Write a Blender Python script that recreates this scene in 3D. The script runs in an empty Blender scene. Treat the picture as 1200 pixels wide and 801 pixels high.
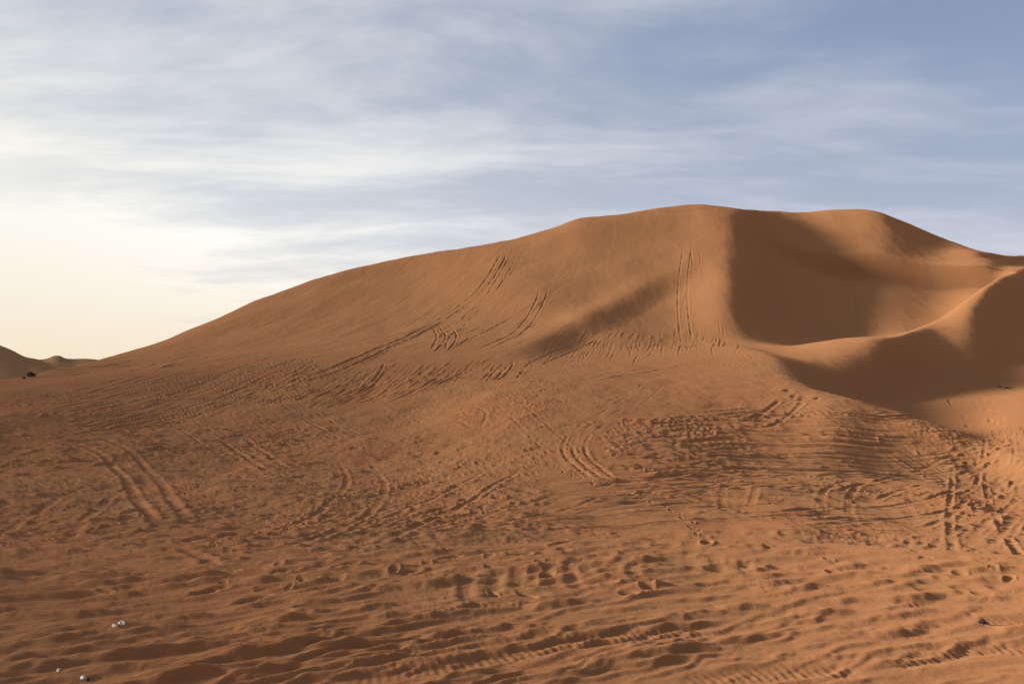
import bpy, math, random
import numpy as np

scene = bpy.context.scene
R = math.radians
random.seed(11)
rng = np.random.default_rng(11)

# ------------------------------------------------------------------ camera
EYE = 1.65
FPX = 867.0                       # focal length in pixels of a 1200 px wide frame
HORIZON = 455.0
PITCH = math.atan((HORIZON - 400.5) / FPX)
cam = bpy.data.cameras.new('camera')
cam.sensor_width = 36.0
cam.lens = 36.0 * FPX / 1200.0
cam.clip_start = 0.05
cam.clip_end = 20000
camo = bpy.data.objects.new('camera', cam)
scene.collection.objects.link(camo)
camo.location = (0, 0, EYE)
camo.rotation_euler = (math.pi / 2 + PITCH, 0, 0)
scene.camera = camo

# ------------------------------------------------------------------ light
SUN_AZ = -87.0      # degrees, left of the view direction
SUN_EL = 15.5
sdir = np.array([math.sin(R(SUN_AZ)) * math.cos(R(SUN_EL)), math.cos(R(SUN_AZ)) * math.cos(R(SUN_EL)), math.sin(R(SUN_EL))])
sl = bpy.data.lights.new('sun', 'SUN')
sl.energy = 5.0
sl.angle = R(9.0)                 # sun veiled by thin high cloud
sl.color = (1.0, 0.87, 0.72)
so = bpy.data.objects.new('sun', sl)
scene.collection.objects.link(so)
from mathutils import Vector
so.rotation_euler = Vector(sdir.tolist()).to_track_quat('Z', 'Y').to_euler()
scene.view_settings.view_transform = 'Standard'
scene.view_settings.look = 'None'
scene.view_settings.exposure = 0.95
scene.view_settings.gamma = 1.0

# node helper -------------------------------------------------------
class NT:
    def __init__(s, tree): s.t = tree
    def n(s, typ, **kw):
        nd = s.t.nodes.new(typ)
        for k, v in kw.items(): setattr(nd, k, v)
        return nd
    def l(s, a, b): s.t.links.new(a, b)
    def put(s, sock, v):
        if isinstance(v, bpy.types.NodeSocket): s.l(v, sock)
        else: sock.default_value = v
    def math(s, op, a, b=0.0, c=0.0, clamp=False):
        nd = s.n('ShaderNodeMath', operation=op); nd.use_clamp = clamp
        s.put(nd.inputs[0], a); s.put(nd.inputs[1], b)
        if len(nd.inputs) > 2: s.put(nd.inputs[2], c)
        return nd.outputs[0]
    def vmath(s, op, a, b):
        nd = s.n('ShaderNodeVectorMath', operation=op)
        s.put(nd.inputs[0], a); s.put(nd.inputs[1], b)
        return nd
    def mapr(s, v, a, b, c=0.0, d=1.0, smooth=True):
        nd = s.n('ShaderNodeMapRange'); nd.interpolation_type = 'SMOOTHSTEP' if smooth else 'LINEAR'
        s.put(nd.inputs[0], v)
        for i, x in enumerate((a, b, c, d)): s.put(nd.inputs[i + 1], x)
        return nd.outputs[0]
    def mix(s, f, a, b):
        nd = s.n('ShaderNodeMix', data_type='RGBA')
        s.put(nd.inputs['Factor'], f)
        s.put(nd.inputs[6], a); s.put(nd.inputs[7], b)
        return nd.outputs[2]
    def noise(s, vec, scale, detail=4, rough=0.5, dist=0.0):
        nd = s.n('ShaderNodeTexNoise')
        s.put(nd.inputs['Vector'], vec)
        nd.inputs['Scale'].default_value = scale; nd.inputs['Detail'].default_value = detail
        nd.inputs['Roughness'].default_value = rough; nd.inputs['Distortion'].default_value = dist
        return nd.outputs[0]
    def mapping(s, vec, rot=(0, 0, 0), scale=(1, 1, 1), loc=(0, 0, 0)):
        nd = s.n('ShaderNodeMapping')
        s.put(nd.inputs[0], vec)
        nd.inputs['Location'].default_value = loc
        nd.inputs['Rotation'].default_value = rot; nd.inputs['Scale'].default_value = scale
        return nd.outputs[0]

# ------------------------------------------------------------------ sky
world = bpy.data.worlds.new('World')
scene.world = world
world.use_nodes = True
wt = world.node_tree; wt.nodes.clear()
W = NT(wt)
sky = W.n('ShaderNodeTexSky', sky_type='NISHITA')
sky.sun_disc = False
sky.sun_elevation = R(SUN_EL)
sky.sun_rotation = R(SUN_AZ)
sky.air_density = 1.0; sky.dust_density = 2.0; sky.ozone_density = 1.2
geo = W.n('ShaderNodeTexCoord')
dirv = geo.outputs['Generated']
sep = W.n('ShaderNodeSeparateXYZ'); W.l(dirv, sep.inputs[0])
dotn = W.vmath('DOT_PRODUCT', dirv, tuple(sdir.tolist())).outputs['Value']
zc = W.math('MAXIMUM', sep.outputs[2], 0.0)
# flat layer of cirrus: direction projected on a plane high above
den = W.math('ADD', zc, 0.10)
px = W.math('DIVIDE', sep.outputs[0], den); py = W.math('DIVIDE', sep.outputs[1], den)
cmb = W.n('ShaderNodeCombineXYZ'); W.l(px, cmb.inputs[0]); W.l(py, cmb.inputs[1])
pv = cmb.outputs[0]
wn = W.n('ShaderNodeTexNoise'); W.l(pv, wn.inputs['Vector']); wn.inputs['Scale'].default_value = 0.5; wn.inputs['Detail'].default_value = 3
wv = W.vmath('SCALE', wn.outputs['Color'], (0, 0, 0)); wv.inputs['Scale'].default_value = 0.9
pw = W.vmath('ADD', pv, wv.outputs[0]).outputs[0]
m1 = W.mapping(pw, rot=(0, 0, R(-24)), scale=(0.45, 0.9, 1), loc=(3.1, 0.4, 0))
n1 = W.noise(m1, 0.9, 4, 0.5)
m2 = W.mapping(pw, rot=(0, 0, R(-32)), scale=(0.5, 1.4, 1), loc=(7.7, 2.1, 0))
n2 = W.noise(m2, 1.6, 6, 0.55)
m3 = W.mapping(pw, rot=(0, 0, R(-18)), scale=(0.9, 2.0, 1), loc=(1.7, 5.1, 0))
n3 = W.noise(m3, 5.0, 7, 0.62)
c = W.math('ADD', W.math('MULTIPLY', n1, 0.58), W.math('ADD', W.math('MULTIPLY', n2, 0.36), W.math('MULTIPLY', n3, 0.12)))
cloud = W.mapr(c, 0.44, 0.64)
low = W.mapr(sep.outputs[2], -0.04, 0.46, 1.0, 0.0)          # veil thickens toward the horizon
glow = W.mapr(dotn, -0.50, 0.50)
glow2 = W.mapr(dotn, 0.78, 1.0)
halo = W.math('MULTIPLY', W.mapr(dotn, 0.40, 0.74), W.mapr(sep.outputs[2], 0.12, 0.46, 1.0, 0.25))
cover = W.math('ADD', W.math('MULTIPLY', cloud, 0.44), W.math('MULTIPLY', low, 0.74))
cover = W.math('ADD', W.math('ADD', cover, 0.04), W.math('ADD', W.math('MULTIPLY', glow, 0.16), W.math('MULTIPLY', halo, 0.42)), clamp=True)
ccol = W.mix(glow, (0.64, 0.65, 0.74, 1), (1.02, 1.0, 0.94, 1))
ccol = W.mix(halo, ccol, (0.97, 0.94, 0.85, 1))
warm = W.math('MULTIPLY', W.mapr(sep.outputs[2], -0.03, 0.21, 1.0, 0.0), W.mapr(dotn, -0.1, 0.5))
ccol = W.mix(warm, ccol, (0.92, 0.76, 0.55, 1))
skys = W.vmath('SCALE', sky.outputs[0], (0, 0, 0)); skys.inputs['Scale'].default_value = 0.095
blue = W.mix(W.mapr(sep.outputs[2], 0.35, 0.9), (0.29, 0.38, 0.60, 1), (0.13, 0.19, 0.38, 1))
skyt = W.mix(0.65, skys.outputs[0], blue)
cover = W.math('MULTIPLY', cover, W.mapr(sep.outputs[2], 0.45, 0.95, 1.0, 0.45))
tot = W.mix(cover, skyt, ccol)
gl = W.n('ShaderNodeMix', data_type='RGBA', blend_type='ADD')
W.l(W.math('MULTIPLY', glow2, 0.30), gl.inputs['Factor']); W.l(tot, gl.inputs[6]); gl.inputs[7].default_value = (1, 0.9, 0.7, 1)
bg = W.n('ShaderNodeBackground'); bg.inputs['Strength'].default_value = 0.515
W.l(gl.outputs[2], bg.inputs['Color'])
wo = W.n('ShaderNodeOutputWorld'); W.l(bg.outputs[0], wo.inputs['Surface'])

# ------------------------------------------------------------------ pixel <-> direction
cp, sp = math.cos(PITCH), math.sin(PITCH)
def ray(u, v):
    x = (u - 600.0) / FPX; yu = (400.5 - v) / FPX
    fw = cp - sp * yu; z = sp + cp * yu
    return math.atan2(x, fw), z / math.hypot(x, fw)      # azimuth, tangent of elevation

# ------------------------------------------------------------------ terrain stations
# per station (photo column): rows C1..C12 as (v, r) seen points, ('z', z, r) hidden points or ('vz', v, z)
U = [-300, 0, 150, 300, 450, 600, 720, 800, 860, 920, 980, 1040, 1100, 1150, 1200, 1300, 1500]
C = {}
C[1] = [('z', -1.62, 3.3)] * 17
C[2] = [('vz', v, z) for v, z in [(680, -1.8), (676, -1.8), (672, -1.79), (664, -1.77), (652, -1.74), (643, -1.72), (636, -1.70), (634, -1.70), (636, -1.69), (640, -1.69), (643, -1.69), (646, -1.68), (649, -1.68), (652, -1.67), (655, -1.66), (660, -1.66), (670, -1.64)]]
C[3] = [('z', z, r) for z, r in [(-2.35, 10.5), (-2.45, 10.8), (-2.5, 11), (-2.6, 11.2), (-2.8, 11.8), (-3.0, 12.5), (-3.2, 13), (-3.3, 13), (-3.4, 13.5), (-3.4, 13.5), (-3.4, 13.5), (-3.4, 13.5), (-3.4, 13.5), (-3.4, 13.5), (-3.4, 13.5), (-3.4, 13.5), (-3.4, 13.5)]]
C[4] = [('vz', 640, -3.2), ('vz', 638, -3.3), ('vz', 635, -3.3), ('vz', 632, -3.4), ('vz', 628, -3.6), ('vz', 624, -3.8), ('vz', 620, -3.9), ('vz', 618, -3.9), ('vz', 620, -4.0), ('vz', 622, -4.0), ('vz', 624, -4.2), ('vz', 626, -4.4), ('vz', 629, -4.5), ('vz', 632, -4.6), ('vz', 634, -4.7), ('vz', 637, -4.7), ('vz', 640, -5.0)]
C[5] = [('vz', 565, -3.6), ('vz', 562, -3.7), ('vz', 562, -3.8), ('vz', 560, -3.9), ('vz', 560, -4.0), ('vz', 558, -3.7), ('vz', 556, -3.6), ('vz', 554, -3.7), ('vz', 554, -3.9), ('vz', 557, -4.15), ('vz', 560, -4.45), ('vz', 563, -4.8), ('vz', 568, -5.15), ('vz', 575, -5.4), ('vz', 581, -5.6), ('vz', 587, -5.6), ('vz', 590, -5.5)]
C[6] = [(475, 60), (490, 55), (492, 55), (488, 56), (480, 58), (448, 62), (443, 63), (445, 63), (448, 63), (453, 63), (463, 62), (479, 61), (498, 59), (520, 57), (537, 51), (545, 50), (550, 46)]
C[7] = [(460, 70), (462, 68), (460, 68), (455, 70), (448, 70), (436, 72), (430, 72), (428, 73), (429, 73), (435, 72), ('z', -0.8, 70), ('z', -2.5, 68), ('z', -3.1, 66), ('z', -3.4, 62), (524, 55), (534, 56), (540, 52)]
C[8] = [(452, 78), (450, 76), (436, 78), (425, 80), (415, 82), (405, 84), (408, 82), (405, 84), (404, 86), (423, 77), (456, 76), (474, 80), (469, 84), (459, 89), (455, 92), (452, 94), (450, 98)]
C[9] = [(449, 82), (447, 81), (430, 94), (406, 100), (391, 99), (378, 97), (387, 90), (398, 90), (401, 90), (411, 87), (403, 88), (394, 91), (375, 104), (336, 113), (314, 136), (332, 155), (345, 165)]
C[10] = [(448, 84), (445, 84), (421, 104), (384, 113), (360, 113), (342, 106), (352, 101), (352, 102), (352, 99), (374, 103), (376, 103), (368, 103), (350, 114), (318, 124), (310, 147), (326, 160), (342, 170)]
C[11] = [(446, 86), (444, 86), (415, 113), (361, 125), (325, 126), (305, 118), (292, 117), (290, 118), (293, 116), (303, 123), (300, 127), (300, 128), (304, 134), (304, 135), (305, 152), (321, 166), (338, 176)]
C[12] = [(445, 88), (443, 88), (413, 120), (352, 134), (307, 136), (281, 131), (253.5, 132), (242.5, 135), (245.5, 135), (251, 148), (247.5, 152), (254, 152), (277, 153), (294, 145), (300, 158), (316, 172), (333, 182)]
NK = 12

def pchip_slopes(x, y):
    h = np.diff(x, axis=-1); d = np.diff(y, axis=-1) / h
    m = np.zeros_like(y)
    w1 = 2 * h[..., 1:] + h[..., :-1]; w2 = h[..., 1:] + 2 * h[..., :-1]
    same = d[..., 1:] * d[..., :-1] > 0
    with np.errstate(divide='ignore', invalid='ignore'):
        mm = (w1 + w2) / (w1 / d[..., :-1] + w2 / d[..., 1:])
    m[..., 1:-1] = np.where(same, mm, 0)
    m[..., 0] = d[..., 0]; m[..., -1] = d[..., -1]
    return m
def hermite(x0, x1, y0, y1, m0, m1, x):
    h = x1 - x0; t = (x - x0) / h
    return (y0 * (1 + 2 * t) * (1 - t) ** 2 + h * m0 * t * (1 - t) ** 2 + y1 * t * t * (3 - 2 * t) + h * m1 * t * t * (t - 1))
def interp1(x, y, xq):
    """smooth (Catmull-like) interpolation of one table"""
    x = np.array(x, float); y = np.array(y, float)
    d = np.diff(y) / np.diff(x); h = np.diff(x)
    m = np.zeros_like(y); m[1:-1] = (d[1:] * h[:-1] + d[:-1] * h[1:]) / (h[1:] + h[:-1]); m[0] = d[0]; m[-1] = d[-1]
    mp = pchip_slopes(x, y)
    m = 0.5 * m + 0.5 * mp
    i = np.clip(np.searchsorted(x, xq) - 1, 0, len(x) - 2)
    return hermite(x[i], x[i + 1], y[i], y[i + 1], m[i], m[i + 1], xq)

def sstep_(a, b, x):
    t = np.clip((x - a) / (b - a), 0, 1); return t * t * (3 - 2 * t)
# azimuth columns: fine inside the view, coarse round the rest of the horizon
NF = 1420
azf = np.linspace(R(-39.5), R(39.5), NF)
azl = np.concatenate([np.linspace(R(-180), R(-60), 40, endpoint=False), np.linspace(R(-60), R(-39.5), 40, endpoint=False)])
azr = np.concatenate([np.linspace(R(39.5), R(60), 41)[1:], np.linspace(R(60), R(180), 41)[1:-1]])
AZ = np.concatenate([azl, azf, azr]); NA = len(AZ)

kr = np.zeros((NA, 15)); kz = np.zeros((NA, 15))
generic_r = [3.3, 7.5, 12, 18, 34, 55, 68, 78, 86, 96, 108, 120]
generic_z = [-1.62, -1.75, -2.1, -2.3, -2.2, -1.6, -1.2, -0.8, -0.4, 0.2, 0.8, 1.2]
for k in range(1, 13):
    a_, r_, t_ = [], [], []
    for ui, e in zip(U, C[k]):
        if e[0] == 'z':
            az, _ = ray(ui, 455); z, r = e[1], e[2]
        elif e[0] == 'vz':
            az, te = ray(ui, e[1]); z = e[2]; r = z / te
        else:
            az, te = ray(ui, e[0]); r = e[1]; z = te * r
        if r > 72:                                   # the dune is deep: its upper half lies far back
            te_ = z / r; r = 72 + (r - 72) * 1.75; z = te_ * r
        a_.append(az); r_.append(r); t_.append(z)
    ga, gb = generic_r[k - 1], generic_z[k - 1]
    lo = (R(-85), r_[0], t_[0] * 0.9 - 0.1); hi = (R(80), r_[-1], t_[-1] * 0.6)
    a2 = [R(-180), R(-130), lo[0]] + a_ + [hi[0], R(130), R(180)]
    r2 = [ga, ga, lo[1]] + r_ + [hi[1], ga, ga]
    z2 = [gb, gb, lo[2]] + t_ + [hi[2], gb, gb]
    kr[:, k] = interp1(a2, r2, AZ); kz[:, k] = interp1(a2, z2, AZ)
# the skyline of the dune, read off in more detail
CREST = [(-40, 446), (0, 442.5), (30, 440), (60, 435.5), (95, 427), (130, 417.5), (165, 408), (200, 397), (250, 376), (300, 352), (340, 339), (370, 328), (400, 319), (440, 309.5), (480, 301.5), (520, 295), (560, 290), (600, 282.5), (630, 274), (655, 266),
         (672, 259.5), (685, 256.5), (705, 255), (730, 253.5), (750, 249.5), (780, 244.5), (800, 242), (822, 241.2), (845, 243.5), (870, 247.5), (900, 250.5), (930, 252), (950, 251.5), (975, 248.5), (1000, 247.8), (1018, 248.5), (1035, 252), (1060, 262), (1085, 272.5),
         (1110, 282.5), (1135, 291.5), (1160, 298), (1180, 300.5), (1205, 300), (1240, 303)]
ca_ = np.array([ray(u, v)[0] for u, v in CREST]); ct_ = np.array([ray(u, v)[1] for u, v in CREST])
tq = np.interp(AZ, ca_, ct_); g5 = np.exp(-(np.arange(-12, 13) / 5.0) ** 2 / 2); g5 /= g5.sum()
tq = np.convolve(np.pad(tq, 12, mode='edge'), g5, 'valid')
wq = sstep_(ca_[0], ca_[2], AZ) * (1 - sstep_(ca_[-3], ca_[-1], AZ))
kz[:, 12] = kz[:, 12] * (1 - wq) + wq * tq * kr[:, 12]
sg = 0.85 / math.degrees(azf[1] - azf[0]); kk = np.arange(-int(3 * sg), int(3 * sg) + 1); ker = np.exp(-(kk / sg) ** 2 / 2); ker /= ker.sum()
for A_ in (kr, kz):
    for k in range(1, 12):                      # round off the joints between stations
        A_[80:80 + NF, k] = np.convolve(np.pad(A_[80:80 + NF, k], len(kk) // 2, mode='edge'), ker, 'valid')
kr[:, 0] = 0.02; kz[:, 0] = -1.62
kr[:, 13] = kr[:, 12] + 50 + 0.6 * np.maximum(kz[:, 12], 0); kz[:, 13] = np.maximum(kz[:, 12] - 20, -3.5)
kr[:, 14] = 9000; kz[:, 14] = -4.0
for k in range(1, 15):
    kr[:, k] = np.maximum(kr[:, k], kr[:, k - 1] + 0.8)

#        0-1  1-2  2-3 3-4 4-5  5-6  6-7 7-8 8-9 9-10 10-11 11-12 12-13 13-14
nrows = [16, 240, 60, 70, 110, 110, 40, 34, 66, 60, 62, 60, 26, 24]
slopes = pchip_slopes(kr, kz)
for k in range(2, 12):
    slopes[80:80 + NF, k] = np.convolve(np.pad(slopes[80:80 + NF, k], len(kk) // 2, mode='edge'), ker, 'valid')
RR, ZZ, TT = [], [], []
ROW0 = [0]
for k, nr in enumerate(nrows):
    fr = np.arange(nr) / nr
    if k == 13: fr = fr ** 2.2
    if k == 11: fr = 1 - (1 - fr) ** 1.35
    for f in fr:
        if 1 <= k <= 4:
            r = 1 / ((1 - f) / kr[:, k] + f / kr[:, k + 1])
        else:
            r = kr[:, k] * (1 - f) + kr[:, k + 1] * f
        z = hermite(kr[:, k], kr[:, k + 1], kz[:, k], kz[:, k + 1], slopes[:, k], slopes[:, k + 1], r)
        RR.append(r); ZZ.append(z); TT.append(np.full(NA, k + f))
    ROW0.append(len(RR))
RR.append(kr[:, 14]); ZZ.append(kz[:, 14]); TT.append(np.full(NA, 14.0))
RG = np.array(RR).T.copy(); ZB = np.array(ZZ).T.copy(); TG = np.array(TT[:]).T.copy()
NR = RG.shape[1]
X = RG * np.sin(AZ)[:, None]; Y = RG * np.cos(AZ)[:, None]
print('grid', NA, NR, NA * NR)

# ------------------------------------------------------------------ noise
def _hash(ix, iy, seed):
    h = (ix.astype(np.int64) * 374761393 + iy.astype(np.int64) * 668265263 + seed * 974634777) & 0x7fffffff
    h = ((h ^ (h >> 13)) * 1274126177) & 0x7fffffff
    return (h ^ (h >> 16)) & 0xffff
_ang = np.arange(65536) * (2 * math.pi / 65536)
GC = np.cos(_ang).astype(np.float32); GS = np.sin(_ang).astype(np.float32)
def perlin(x, y, seed=0):
    xi = np.floor(x); yi = np.floor(y)
    xf = (x - xi).astype(np.float32); yf = (y - yi).astype(np.float32)
    xi = xi.astype(np.int64); yi = yi.astype(np.int64)
    u = xf * xf * xf * (xf * (xf * 6 - 15) + 10); v = yf * yf * yf * (yf * (yf * 6 - 15) + 10)
    def g(dx, dy):
        h = _hash(xi + dx, yi + dy, seed)
        return GC[h] * (xf - dx) + GS[h] * (yf - dy)
    a = g(0, 0); b = g(1, 0); c_ = g(0, 1); d = g(1, 1)
    return 1.5 * ((a * (1 - u) + b * u) * (1 - v) + (c_ * (1 - u) + d * u) * v)
def fbm(x, y, seed, octv=3, gain=0.5):
    s = 0; a = 1.0
    for o in range(octv):
        s = s + a * perlin(x * 2.03 ** o, y * 2.03 ** o, seed + o * 17); a *= gain
    return s
def sstep(a, b, x):
    t = np.clip((x - a) / (b - a), 0, 1); return t * t * (3 - 2 * t)

def polydist(xq, yq, P, taper=None):
    """signed distance to a polyline (positive on its right side) and arc length"""
    best = np.full(xq.shape, 1e9); sg = np.zeros(xq.shape); S = np.zeros(xq.shape); acc = 0
    for (x0, y0), (x1, y1) in zip(P[:-1], P[1:]):
        dx, dy = x1 - x0, y1 - y0; L = math.hypot(dx, dy) + 1e-9
        t = np.clip(((xq - x0) * dx + (yq - y0) * dy) / L ** 2, 0, 1)
        d = np.hypot(xq - x0 - t * dx, yq - y0 - t * dy)
        cr = (dy * (xq - x0) - dx * (yq - y0)) / L
        m = d < best
        best = np.where(m, d, best); sg = np.where(m, np.where(cr >= 0, 1, -1), sg); S = np.where(m, acc + t * L, S)
        acc += L
    return best * sg, S, acc

# ------------------------------------------------------------------ projecting photo points on the base ground
def make_projector():
    tan = ZB / RG
    run = np.maximum.accumulate(tan, axis=1)
    def hit(u, v, dr=0.0):
        az, te = ray(u, v)
        i = int(np.clip(np.searchsorted(AZ, az), 1, NA - 1))
        row = run[i]
        j = int(np.searchsorted(row, te))
        j = min(max(j, 1), NR - 1)
        a, b = tan[i, j - 1], tan[i, j]
        f = (te - a) / (b - a) if b > a else 0.0
        f = min(max(f, 0), 1)
        r = RG[i, j - 1] * (1 - f) + RG[i, j] * f
        r = min(r, 320)
        return (r * math.sin(az), r * math.cos(az))
    return hit
hit = make_projector()

# ------------------------------------------------------------------ large relief: slip faces and hollows
def hollow(pts, w1, w2, depth, t0, t1, up=0.0, mask_t=(7.5, 12.0), persp=False):
    global ZB
    P = [hit(u, v) for u, v in pts]
    i0, i1 = np.searchsorted(AZ, R(-38)), np.searchsorted(AZ, R(45))
    j0 = ROW0[6]; j1 = ROW0[13]
    xq, yq = X[i0:i1, j0:j1], Y[i0:i1, j0:j1]
    D, S, L = polydist(xq, yq, P)
    D = -D                               # positive on the viewer's right
    sc_ = RG[i0:i1, j0:j1] / 190.0 if persp else 1.0
    D = D / sc_; depth = depth * sc_; up = up * sc_
    f = S / L
    tp = sstep(0, t0, f + 1e-6) * (1 - sstep(1 - t1, 1.0, f))
    # beyond the ends fall off too
    prof = np.where(D > 0, sstep(0, w1, D) * (1 - sstep(w1, w2, D)), 0)
    lift = up * np.exp(-(np.minimum(D, 0) / (0.6 * w1)) ** 2) * np.where(D > 0, 1 - sstep(0, w1, D), 1)
    tt = TG[i0:i1, j0:j1]
    tm = sstep(mask_t[0], mask_t[0] + 1.2, tt) * (1 - sstep(mask_t[1] - 0.8, mask_t[1], tt))
    ZB[i0:i1, j0:j1] += (-depth * prof + lift) * tp * tm
# slip face below the middle arm of the dune, running down to the left
hollow([(830, 285), (795, 315), (746, 342), (700, 364), (650, 388), (600, 413), (555, 436)], 6.0, 34.0, 0.85, 0.4, 0.3, up=0.5, mask_t=(6.6, 11.6))
# deep hollow right of the summit arm
hollow([(850, 248), (848, 290), (842, 325), (834, 362), (822, 400)], 30.0, 115.0, 5.5, 0.06, 0.12, up=1.2, mask_t=(8.8, 12.6), persp=True)
hit = make_projector()

Z = ZB.copy()
# ------------------------------------------------------------------ broad unevenness
tG = TG
fine_i0, fine_i1 = 60, NA - 60
fg = 1 - sstep(2.0, 3.0, tG)                       # soft foreground
basin = sstep(2.2, 3.0, tG) * (1 - sstep(6.3, 8.6, tG))
lowleft = sstep(5.5, 6.5, tG) * (1 - sstep(9.0, 11.6, tG)) * (1 - sstep(R(-6), R(8), AZ))[:, None]
upper = sstep(7.5, 9.5, tG) * (1 - sstep(11.7, 12.0, tG))
mound = (sstep(R(-3), R(4), AZ) * (1 - sstep(R(28), R(32), AZ)))[:, None]
Z += 0.25 * fbm(X / 11, Y / 11, 5, 3) * basin * sstep(3.2, 4.5, tG) * (1 - 0.75 * mound)
Z += 0.30 * fbm(X / 19, Y / 19, 9, 2) * upper
ZBROAD = Z.copy()
Z += 0.06 * fbm(X / 2.4, Y / 2.4, 15, 3) * basin
Z += 0.018 * fbm(X / 1.3, Y / 1.3, 25, 2) * fg

def sawtooth(x, y, ang, lam, seed, warp=0.55, stretch=2.2, steep=0.22):
    """broken asymmetric ridges: gentle back, steep face toward +n"""
    ca, sa = math.cos(ang), math.sin(ang)
    s = x * ca + y * sa; n = -x * sa + y * ca
    ph = n / lam + warp * perlin(s / (lam * stretch), n / (lam * 1.1), seed) + 1.3 * perlin(s / (lam * 5), n / (lam * 4), seed + 3)
    f = ph - np.floor(ph)
    prof = np.where(f < steep, sstep(0, 1, f / steep), 1 - ((f - steep) / (1 - steep)) ** 1.2)   # rises fast from camera side, then falls away
    amp = sstep(-0.15, 0.55, perlin(s / (lam * 2.6) + 9.1, n / (lam * 0.9), seed + 7))
    return (prof - 0.4) * amp

flank = (sstep(R(1), R(6), AZ) * (1 - sstep(R(27), R(31), AZ)))[:, None] * sstep(3.9, 4.4, tG) * (1 - sstep(6.6, 7.2, tG))
basin = basin * (1 - 0.72 * flank)
patch = 0.55 + 0.6 * perlin(X / 9, Y / 9, 77)
patch = np.clip(patch, 0.15, 1.2) * np.clip(RG / 32, 0.42, 1.0) * 0.88
left = 1 - sstep(R(-12), R(12), AZ)[:, None] * 0.55
# foreground: trampled ridges rising to the right
Z += fg * left * (0.020 * sawtooth(X, Y, R(28), 0.34, 101, stretch=4, steep=0.16) + 0.016 * sawtooth(X, Y, R(20), 0.21, 111, stretch=4, steep=0.18) + 0.018 * sawtooth(X, Y, R(27), 0.6, 141, stretch=6, steep=0.12))
Z += fg * 0.004 * fbm(X / 0.10, Y / 0.10, 121, 3, 0.65) * np.clip(0.25 + perlin(X / 0.9, Y / 0.9, 131), 0, 1)
# basin: churned by wheels and feet
Z += basin * patch * (0.060 * sawtooth(X, Y, R(16), 0.75, 201, stretch=3) + 0.048 * sawtooth(X, Y, R(38), 0.42, 211, stretch=3) + 0.050 * sawtooth(X, Y, R(62), 0.5, 221) + 0.022 * sawtooth(X, Y, R(25), 0.25, 222, stretch=3))
Z += basin * patch * 0.040 * fbm(X / 0.30, Y / 0.5, 231, 3, 0.6)
Z += lowleft * (0.075 * sawtooth(X, Y, R(30), 0.9, 301, stretch=4) + 0.05 * sawtooth(X, Y, R(18), 0.6, 311, stretch=4)) * np.clip(0.5 + perlin(X / 12, Y / 12, 321), 0, 1)
Z += upper * 0.02 * fbm(X / 1.2, Y / 3.0, 331, 3)

# wind and wheel striations on the long left slope, running up to the right
pa, pb = hit(300, 398), hit(400, 358)
sa_ = math.atan2(pb[1] - pa[1], pb[0] - pa[0])
s_ = X * math.cos(sa_) + Y * math.sin(sa_); n_ = -X * math.sin(sa_) + Y * math.cos(sa_)
leftslope = sstep(7.0, 8.5, tG) * (1 - sstep(11.8, 12.1, tG)) * (1 - sstep(R(-4), R(9), AZ))[:, None]
Z += leftslope * (0.030 * perlin(s_ / 12, n_ / 0.9, 341) + 0.02 * perlin(s_ / 8, n_ / 0.45, 342) + 0.05 * perlin(s_ / 24, n_ / 3.0, 343))
Z += sstep(7.5, 9.0, tG) * (1 - sstep(11.9, 12.2, tG)) * (0.020 * fbm(X / 1.6, Y / 0.7, 344, 3) + 0.10 * fbm(X / 6, Y / 9, 345, 2))
# ------------------------------------------------------------------ local stamps
def window(xs, ys, pad):
    x0, x1, y0, y1 = min(xs) - pad, max(xs) + pad, min(ys) - pad, max(ys) + pad
    if y1 <= 0.5: return None
    y0 = max(y0, 0.4)
    azs = [math.atan2(x, y) for x in (x0, x1) for y in (y0, y1)]
    i0, i1 = np.searchsorted(AZ, min(azs)), np.searchsorted(AZ, max(azs))
    if i1 <= i0: return None
    im = (i0 + i1) // 2
    rmin = math.hypot(0 if x0 < 0 < x1 else min(abs(x0), abs(x1)), y0); rmax = math.hypot(max(abs(x0), abs(x1)), y1)
    j0 = min(np.searchsorted(RG[q], rmin) for q in (i0, im, min(i1, NA - 1)))
    j1 = max(np.searchsorted(RG[q], rmax) for q in (i0, im, min(i1, NA - 1)))
    if j1 <= j0: return None
    return i0, i1, j0, j1

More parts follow.
